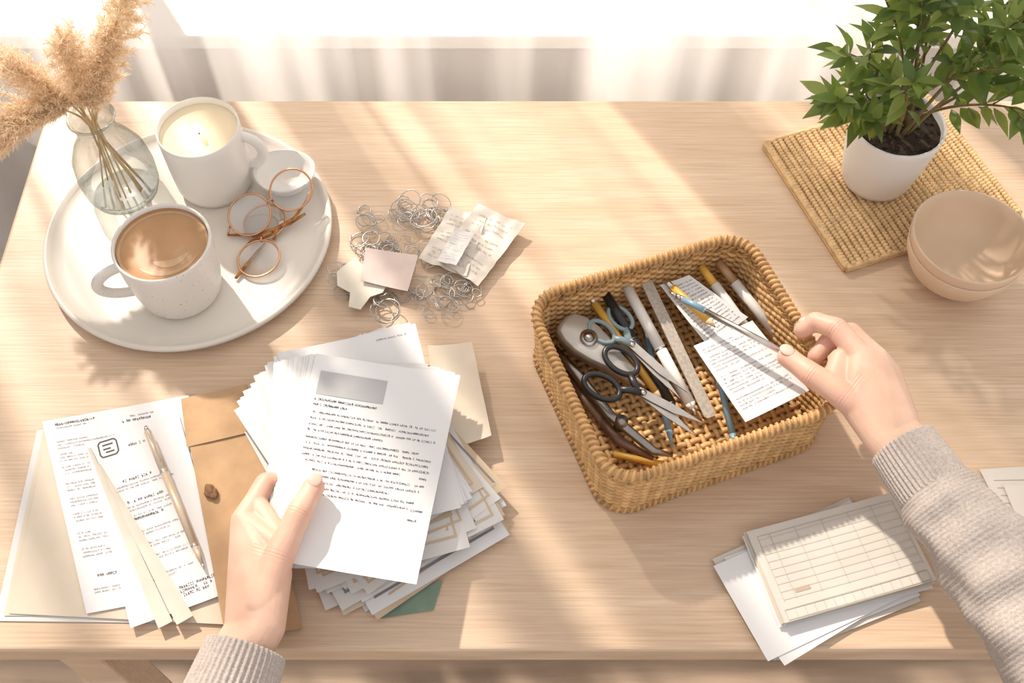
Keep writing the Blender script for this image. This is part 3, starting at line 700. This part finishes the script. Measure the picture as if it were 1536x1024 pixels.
# ================================================================= POTTED PLANT
def plant():
    pc=V((.455,.884,.0145)); e=empty('potted_plant',pc)
    mb=MB()
    mb.lathe([(0,0),(.034,0),(.040,.003),(.0435,.012),(.050,.05),(.055,.092),(.0558,.100),(.0550,.1020),(.0530,.1015),(.0522,.098),(.0515,.085),(0,.085)],pc,72)
    mb.build('pot',[mat('white_glaze',(.80,.79,.78),.4,var=.01,vscale=20)],e)
    mb=MB(); n=40
    mb.lathe([(0,.0925),(.01,.0935),(.02,.0925),(.03,.093),(.04,.092),(.0515,.091)],pc,n,0,lambda r,z,a:(r,z+.0025*mnoise.noise(V((r*150*math.cos(a),r*150*math.sin(a),1)))))
    for i in range(160):
        a=R.random()*6.28; r=.049*math.sqrt(R.random()); s=R.uniform(.0012,.0028)
        mb.ell(pc+V((r*math.cos(a),r*math.sin(a),.0935)),V((s,0,0)),V((0,s*.8,0)),V((0,0,s*.7)),0,6,4)
    mb.build('soil',[mat('soil_dark',(.045,.028,.018),.95,var=.4,vscale=200)],e)
    mb=MB(); lf=MB()
    ends=[(.345,.850,.190),(.352,.868,.240),(.378,.885,.305),(.405,.850,.330),(.430,.872,.380),(.470,.850,.385),(.515,.830,.335),(.565,.845,.290),(.580,.855,.235),(.545,.805,.215),(.600,.890,.310),(.420,.925,.340),(.520,.915,.390),(.415,.825,.225),(.61,.86,.36),(.375,.845,.165),(.50,.815,.265)]
    def leaf(p,d,nrm,L,W):
        d=d.normalized(); s=d.cross(nrm).normalized(); n_=s.cross(d); vs=[];K=7
        prof=[.05,.50,.88,1,.9,.62,.3,.0]
        dr=R.uniform(.1,.35)
        for j in range(K+1):
            t=j/K; c=p+d*L*t-n_*(L*dr*t*t); w=W*prof[j]/2
            vs+= [c-s*w+n_*w*.35, c, c+s*w+n_*w*.35]
        fs=[]
        for j in range(K):
            o=j*3; fs+=[[o,o+1,o+4,o+3],[o+1,o+2,o+5,o+4]]
        lf.add(vs,fs,R.choice([0,0,1,2]))
    for k,en in enumerate(ends):
        E=V(en); a=R.random()*6.28; A=pc+V((math.cos(a)*.014,math.sin(a)*.014,.088)); B=V((A.x*.6+E.x*.4+R.uniform(-.015,.015),A.y*.6+E.y*.4,A.z*.35+E.z*.65+.012))
        bz=lambda t: A*(1-t)**2+B*2*t*(1-t)+E*t*t
        mb.tube([bz(i/12) for i in range(13)],[.0024-.0016*i/12 for i in range(13)],7,0)
        nl=10
        for i in range(nl):
            t=.42+.58*i/(nl-1); p=bz(t); tan=(bz(min(1,t+.03))-bz(t-.03)).normalized()
            for sgn in ((1,-1) if i<nl-1 else (0,)):
                side=tan.cross(V((0,0,1))); side=(side if side.length>.1 else V((1,0,0))).normalized()
                rot=Matrix.Rotation(R.uniform(-1.0,1.0)+(i%2)*1.2,3,tan); side=rot@side
                d=(side*sgn*.9+tan*.85+V((0,0,R.uniform(-.25,.15)))).normalized()
                q=p+d*.004; 
                if R.random()<.92:
                    nn=(V((0,-.25,1))+V((R.uniform(-.5,.5),R.uniform(-.5,.5),0))).normalized()
                    leaf(q,d,nn,R.uniform(.030,.042),R.uniform(.0115,.0155)); 
            if i in (2,5,7):
                tw=(tan+V((R.uniform(-1,1),R.uniform(-1,1),R.uniform(-.1,.5)))*.9).normalized(); q=p+tw*.036
                mb.tube([p,p+tw*.018+V((0,0,.002)),q],[.0009,.0008,.0006],5,0)
                for m_ in range(5):
                    aa=m_*1.26; o=tw.orthogonal().normalized(); dd=(Matrix.Rotation(aa,3,tw)@o)*.8+tw*.8
                    leaf(p+tw*(.018+.004*m_),dd,V((R.uniform(-.3,.3),R.uniform(-.5,.1),1)),R.uniform(.026,.038),R.uniform(.010,.0145))
    mb.build('stems',[mat('stem_brown',(.20,.15,.06),.7,var=.2,vscale=80)],e)
    def lm(n,c): return mat(n,c,.4,var=.25,vscale=30,transl=.35,tcol=(c[0]*2.2,c[1]*2.0,c[2]*1.2))
    lf.build('leaves',[lm('leaf_a',(.135,.21,.055)),lm('leaf_b',(.09,.15,.042)),lm('leaf_c',(.21,.28,.09))],e)
plant()

# ================================================================= HANDS
def skin_mat():
    m=mat('skin',(.72,.46,.345),.48,col2=(.78,.53,.41),vscale=35,bump=.12,bscale=500,sss=.18); nt=m.node_tree; b=nt.nodes['Principled BSDF']
    at=nt.nodes.new('ShaderNodeAttribute'); at.attribute_name='flush'
    mx=nt.nodes.new('ShaderNodeMixRGB'); mx.blend_type='MIX'; mx.inputs[2].default_value=(.70,.33,.25,1)
    src=b.inputs['Base Color'].links[0].from_socket
    ml=nt.nodes.new('ShaderNodeMath'); ml.operation='MULTIPLY'; ml.inputs[1].default_value=.5
    nt.links.new(at.outputs['Fac'],ml.inputs[0]); nt.links.new(ml.outputs[0],mx.inputs[0]); nt.links.new(src,mx.inputs[1]); nt.links.new(mx.outputs[0],b.inputs['Base Color'])
    return m
M_skin=skin_mat()
M_nail=mat('nail',(.78,.50,.42),.2,var=.02)
def hull(parts):
    bm=bmesh.new()
    for (p,r) in parts:
        bmesh.ops.create_icosphere(bm,subdivisions=3,radius=r,matrix=Matrix.Translation(V(p)))
    r=bmesh.ops.convex_hull(bm,input=bm.verts[:])
    dele=list({v for v in (r['geom_interior']+r['geom_unused']) if isinstance(v,bmesh.types.BMVert)})
    bmesh.ops.delete(bm,geom=dele,context='VERTS')
    vs=[v.co.copy() for v in bm.verts]; bm.verts.index_update(); fs=[[v.index for v in f.verts] for f in bm.faces]; bm.free(); return vs,fs
def hand(name,hulls,chains,nails,parent,wrist=()):
    mb=MB()
    for h in hulls: mb.add(*hull(h))
    for c in chains:
        for a,b in zip(c[:-1],c[1:]): mb.add(*hull([a,b]))
    ob=mb.build(name,[M_skin],parent); O=mb.o
    rm=ob.modifiers.new('r','REMESH'); rm.mode='VOXEL'; rm.voxel_size=.0010; rm.use_smooth_shade=True
    sm=ob.modifiers.new('s','SMOOTH'); sm.factor=.5; sm.iterations=14
    dg=bpy.context.evaluated_depsgraph_get(); me=bpy.data.meshes.new_from_object(ob.evaluated_get(dg)); ob.modifiers.clear()
    ob.data=me
    cre=[]; tips=[]
    for c in chains:
        for k in range(2,len(c)-1,2):
            d=(V(c[k+1][0])-V(c[k-1][0])).normalized(); cre.append((V(c[k][0])-O,d,c[k][1]))
        tips.append((V(c[-1][0])-O,c[-1][1]))
    at=me.attributes.new('flush','FLOAT','POINT')
    nor=[v.normal.copy() for v in me.vertices]
    for v in me.vertices:
        fl=0; dp=0
        for (p,d,r) in cre:
            q=v.co-p; l2=q.length_squared
            if l2<(r*2.2)**2:
                t=q.dot(d); fl=max(fl,math.exp(-l2/(r*1.25)**2*1.0)*1.3)
                if l2<(r*1.8)**2:
                    for o_,a_ in ((-.0030,.55),(0,1),(.0030,.6)):
                        dp+=a_*math.exp(-((t-o_)/.00075)**2)*.00055
        for (p,r) in tips:
            l2=(v.co-p).length_squared
            if l2<(r*2.5)**2: fl=max(fl,math.exp(-l2/(r*1.5)**2)*1.2)
        at.data[v.index].value=min(1,fl)
        if dp: v.co-=nor[v.index]*dp
    for p in me.polygons: p.use_smooth=True
    if not me.materials: me.materials.append(M_skin)
    for (c,d,n,l,w) in nails:
        nm=MB(); d=V(d).normalized(); n=V(n); n=(n-d*n.dot(d)).normalized(); s=d.cross(n)
        nm.ell(c,s*w,d*l,n*.0022,0,20,10); nm.build('nail',[M_nail],parent)
    return ob
def fing(*j):
    out=[]
    for (a,b) in zip(j[:-1],j[1:]):
        out.append(a); m=(V(a[0])+V(b[0]))/2; out.append((m,(a[1]+b[1])/2*.94))
    out.append(j[-1]); return out
EL=empty('arm',(-.245,.30,.03)); ER=empty('arm',(.385,.46,.05))
LW1=((-.229,.300,.066),.0195); LW2=((-.250,.300,.056),.0185)
LI=((-.262,.404,.066),.0130); LM=((-.262,.396,.052),.0122); LR=((-.254,.386,.039),.0114); LP=((-.242,.372,.031),.0105)
hand('hand',[[LW1,LW2,LI,LM],[LW1,LW2,LM,LR,LP],[LW1,((-.226,.348,.070),.0180),LI],[((-.219,.372,.074),.0125),LI,((-.236,.384,.065),.0135)],[((-.222,.384,.072),.0105),((-.254,.424,.063),.011),((-.240,.395,.064),.012)],[LW1,LW2,((-.254,.255,.060),.023),((-.268,.255,.054),.022)],[((-.254,.255,.060),.023),((-.268,.255,.054),.022),((-.290,.14,.055),.028)]],
 [fing(((-.232,.318,.070),.0180),((-.220,.362,.081),.0150),((-.204,.403,.0885),.0128),((-.1935,.431,.0850),.0108)),
  fing(LI,((-.2465,.446,.060),.0118),((-.221,.456,.046),.0100),((-.198,.450,.0435),.0075)),
  fing(LM,((-.243,.432,.046),.0100),((-.216,.436,.0420),.0085),((-.196,.430,.0420),.0075)),
  fing(LR,((-.234,.415,.0385),.0092),((-.210,.416,.0400),.0082),((-.192,.410,.0410),.0072)),
  fing(LP,((-.228,.395,.0365),.0085),((-.208,.393,.0390),.0072),((-.194,.389,.0400),.0065))],
 [((-.1908,.4350,.0943),(.30,.94,-.16),(.10,-.12,1),.0082,.0066)],EL)
RW1=((.364,.472,.108),.0195); RW2=((.387,.484,.100),.0185)
RI=((.352,.558,.121),.0132); RMd=((.369,.558,.117),.0127); RR=((.384,.546,.106),.0119); RP=((.393,.528,.095),.0112)
hand('hand',[[RW1,RW2,RI,RMd],[RW1,RW2,RMd,RR],[RW1,RW2,RR,RP],[RW1,((.343,.512,.110),.0180),RI],[((.320,.530,.111),.0115),((.334,.560,.113),.0110),((.350,.515,.108),.015)],[RW1,RW2,((.400,.42,.105),.024),((.415,.425,.10),.023)],[((.400,.42,.105),.024),((.415,.425,.10),.023),((.50,.22,.10),.03)]],
 [fing(((.362,.490,.110),.0180),((.332,.516,.113),.0150),((.303,.541,.113),.0128),((.282,.565,.1085),.0108)),
  fing(RI,((.333,.590,.123),.0120),((.315,.604,.115),.0106),((.303,.600,.1055),.0092)),
  fing(RMd,((.350,.592,.112),.0114),((.329,.588,.101),.0102),((.316,.574,.095),.0092)),
  fing(RR,((.368,.578,.094),.0104),((.353,.580,.076),.0088),((.346,.572,.062),.0078)),
  fing(RP,((.378,.552,.080),.0090),((.364,.555,.064),.0076),((.357,.548,.053),.0068))],
 [((.2798,.5678,.1181),(-.62,.76,-.16),(.05,-.12,1),.0082,.0066),((.3035,.6065,.1137),(-.85,.1,-.5),(-.45,.25,.85),.0060,.0052)],ER)
def sleeve(path,rad,cufflen,seed,parent):
    pts=[V(p) for p in path]; L=[0]
    for a,b in zip(pts[:-1],pts[1:]): L.append(L[-1]+(b-a).length)
    tot=L[-1]
    def at(s):
        for i in range(len(L)-1):
            if s<=L[i+1] or i==len(L)-2:
                t=(s-L[i])/(L[i+1]-L[i])
                p0=pts[max(i-1,0)];p1=pts[i];p2=pts[i+1];p3=pts[min(i+2,len(pts)-1)]
                p=.5*((2*p1)+(p2-p0)*t+(2*p0-5*p1+4*p2-p3)*t*t+(3*p1-p0-3*p2+p3)*t**3)
                return p, rad[i]*(1-t)+rad[i+1]*t
    mb=MB(); NR=int(tot/.0011); NA=264; vs=[];fs=[]
    seq=[(.012,-.0035),(.004,-.0035),(.0,-.002)]+[(s*tot/NR,0) for s in range(NR+1)]
    for (s,o) in seq:
        p,r=at(s); q,_=at(min(tot,s+.003)); q0,_=at(max(0,s-.003)); t=(q-q0).normalized()
        a=V((0,0,1)); a=(a-t*t.dot(a)).normalized(); b=t.cross(a)
        for k in range(NA):
            th=2*pi*k/NA
            if s<cufflen: d=.0011*math.sin(th*44)+.0003*math.sin(s*2*pi/.0028)+o-(.0012 if s<.002 else 0)
            else:
                w=min(1,(s-cufflen)/.02); x=V((math.cos(th)*1.6+seed,math.sin(th)*1.6,s*20))
                fold=mnoise.noise(V((math.cos(th-1)*1.2+seed*2,math.sin(th-1)*1.2,s*34)))
                d=w*(.006*mnoise.noise(x)+.007*fold)+.003*w
                d+=.00055*math.sin(th*66)*math.sin(s*2*pi/.0044+ (1.2*math.sin(th*66)))
            vs.append(p+(a*math.cos(th)+b*math.sin(th))*(r+d))
    n=len(seq)
    for i in range(n-1):
        for k in range(NA):
            l=(k+1)%NA; fs.append([i*NA+k,i*NA+l,(i+1)*NA+l,(i+1)*NA+k])
    mb.add(vs,fs); mb.build('sweater_sleeve',[mat('knit_wool',(.43,.37,.34),.95,col2=(.55,.485,.45),vscale=380,bump=.4,bscale=900)],parent)
sleeve([(-.244,.281,.062),(-.256,.235,.060),(-.280,.15,.060),(-.31,.02,.06)],[.0365,.041,.044,.052],.09,1,EL)
sleeve([(.381,.468,.105),(.402,.422,.105),(.448,.330,.104),(.512,.200,.104),(.580,.05,.105),(.63,-.08,.11)],[.0325,.0350,.0450,.0560,.062,.066],.052,4,ER)

# ================================================================= LIGHT / CAMERA
sun=bpy.data.lights.new('sun','SUN'); sun.energy=7.2; sun.color=(1,.89,.75); sun.angle=math.radians(1.6)
so=bpy.data.objects.new('sun',sun); bpy.context.collection.objects.link(so); so.location=(-1,3,3)
so.rotation_euler=V((.50,-.80,-.80)).to_track_quat('-Z','Y').to_euler()
w=bpy.data.worlds.new('world'); bpy.context.scene.world=w; w.use_nodes=True
w.node_tree.nodes['Background'].inputs[0].default_value=(1,.955,.915,1); w.node_tree.nodes['Background'].inputs[1].default_value=.92
cam=bpy.data.cameras.new('camera'); co=bpy.data.objects.new('camera',cam); bpy.context.collection.objects.link(co)
co.location=(0,0,T+1.043); co.rotation_euler=(math.radians(32),0,0); cam.sensor_width=36; cam.lens=37.5; cam.clip_start=.01
bpy.context.scene.camera=co
bpy.context.scene.view_settings.view_transform='Standard'
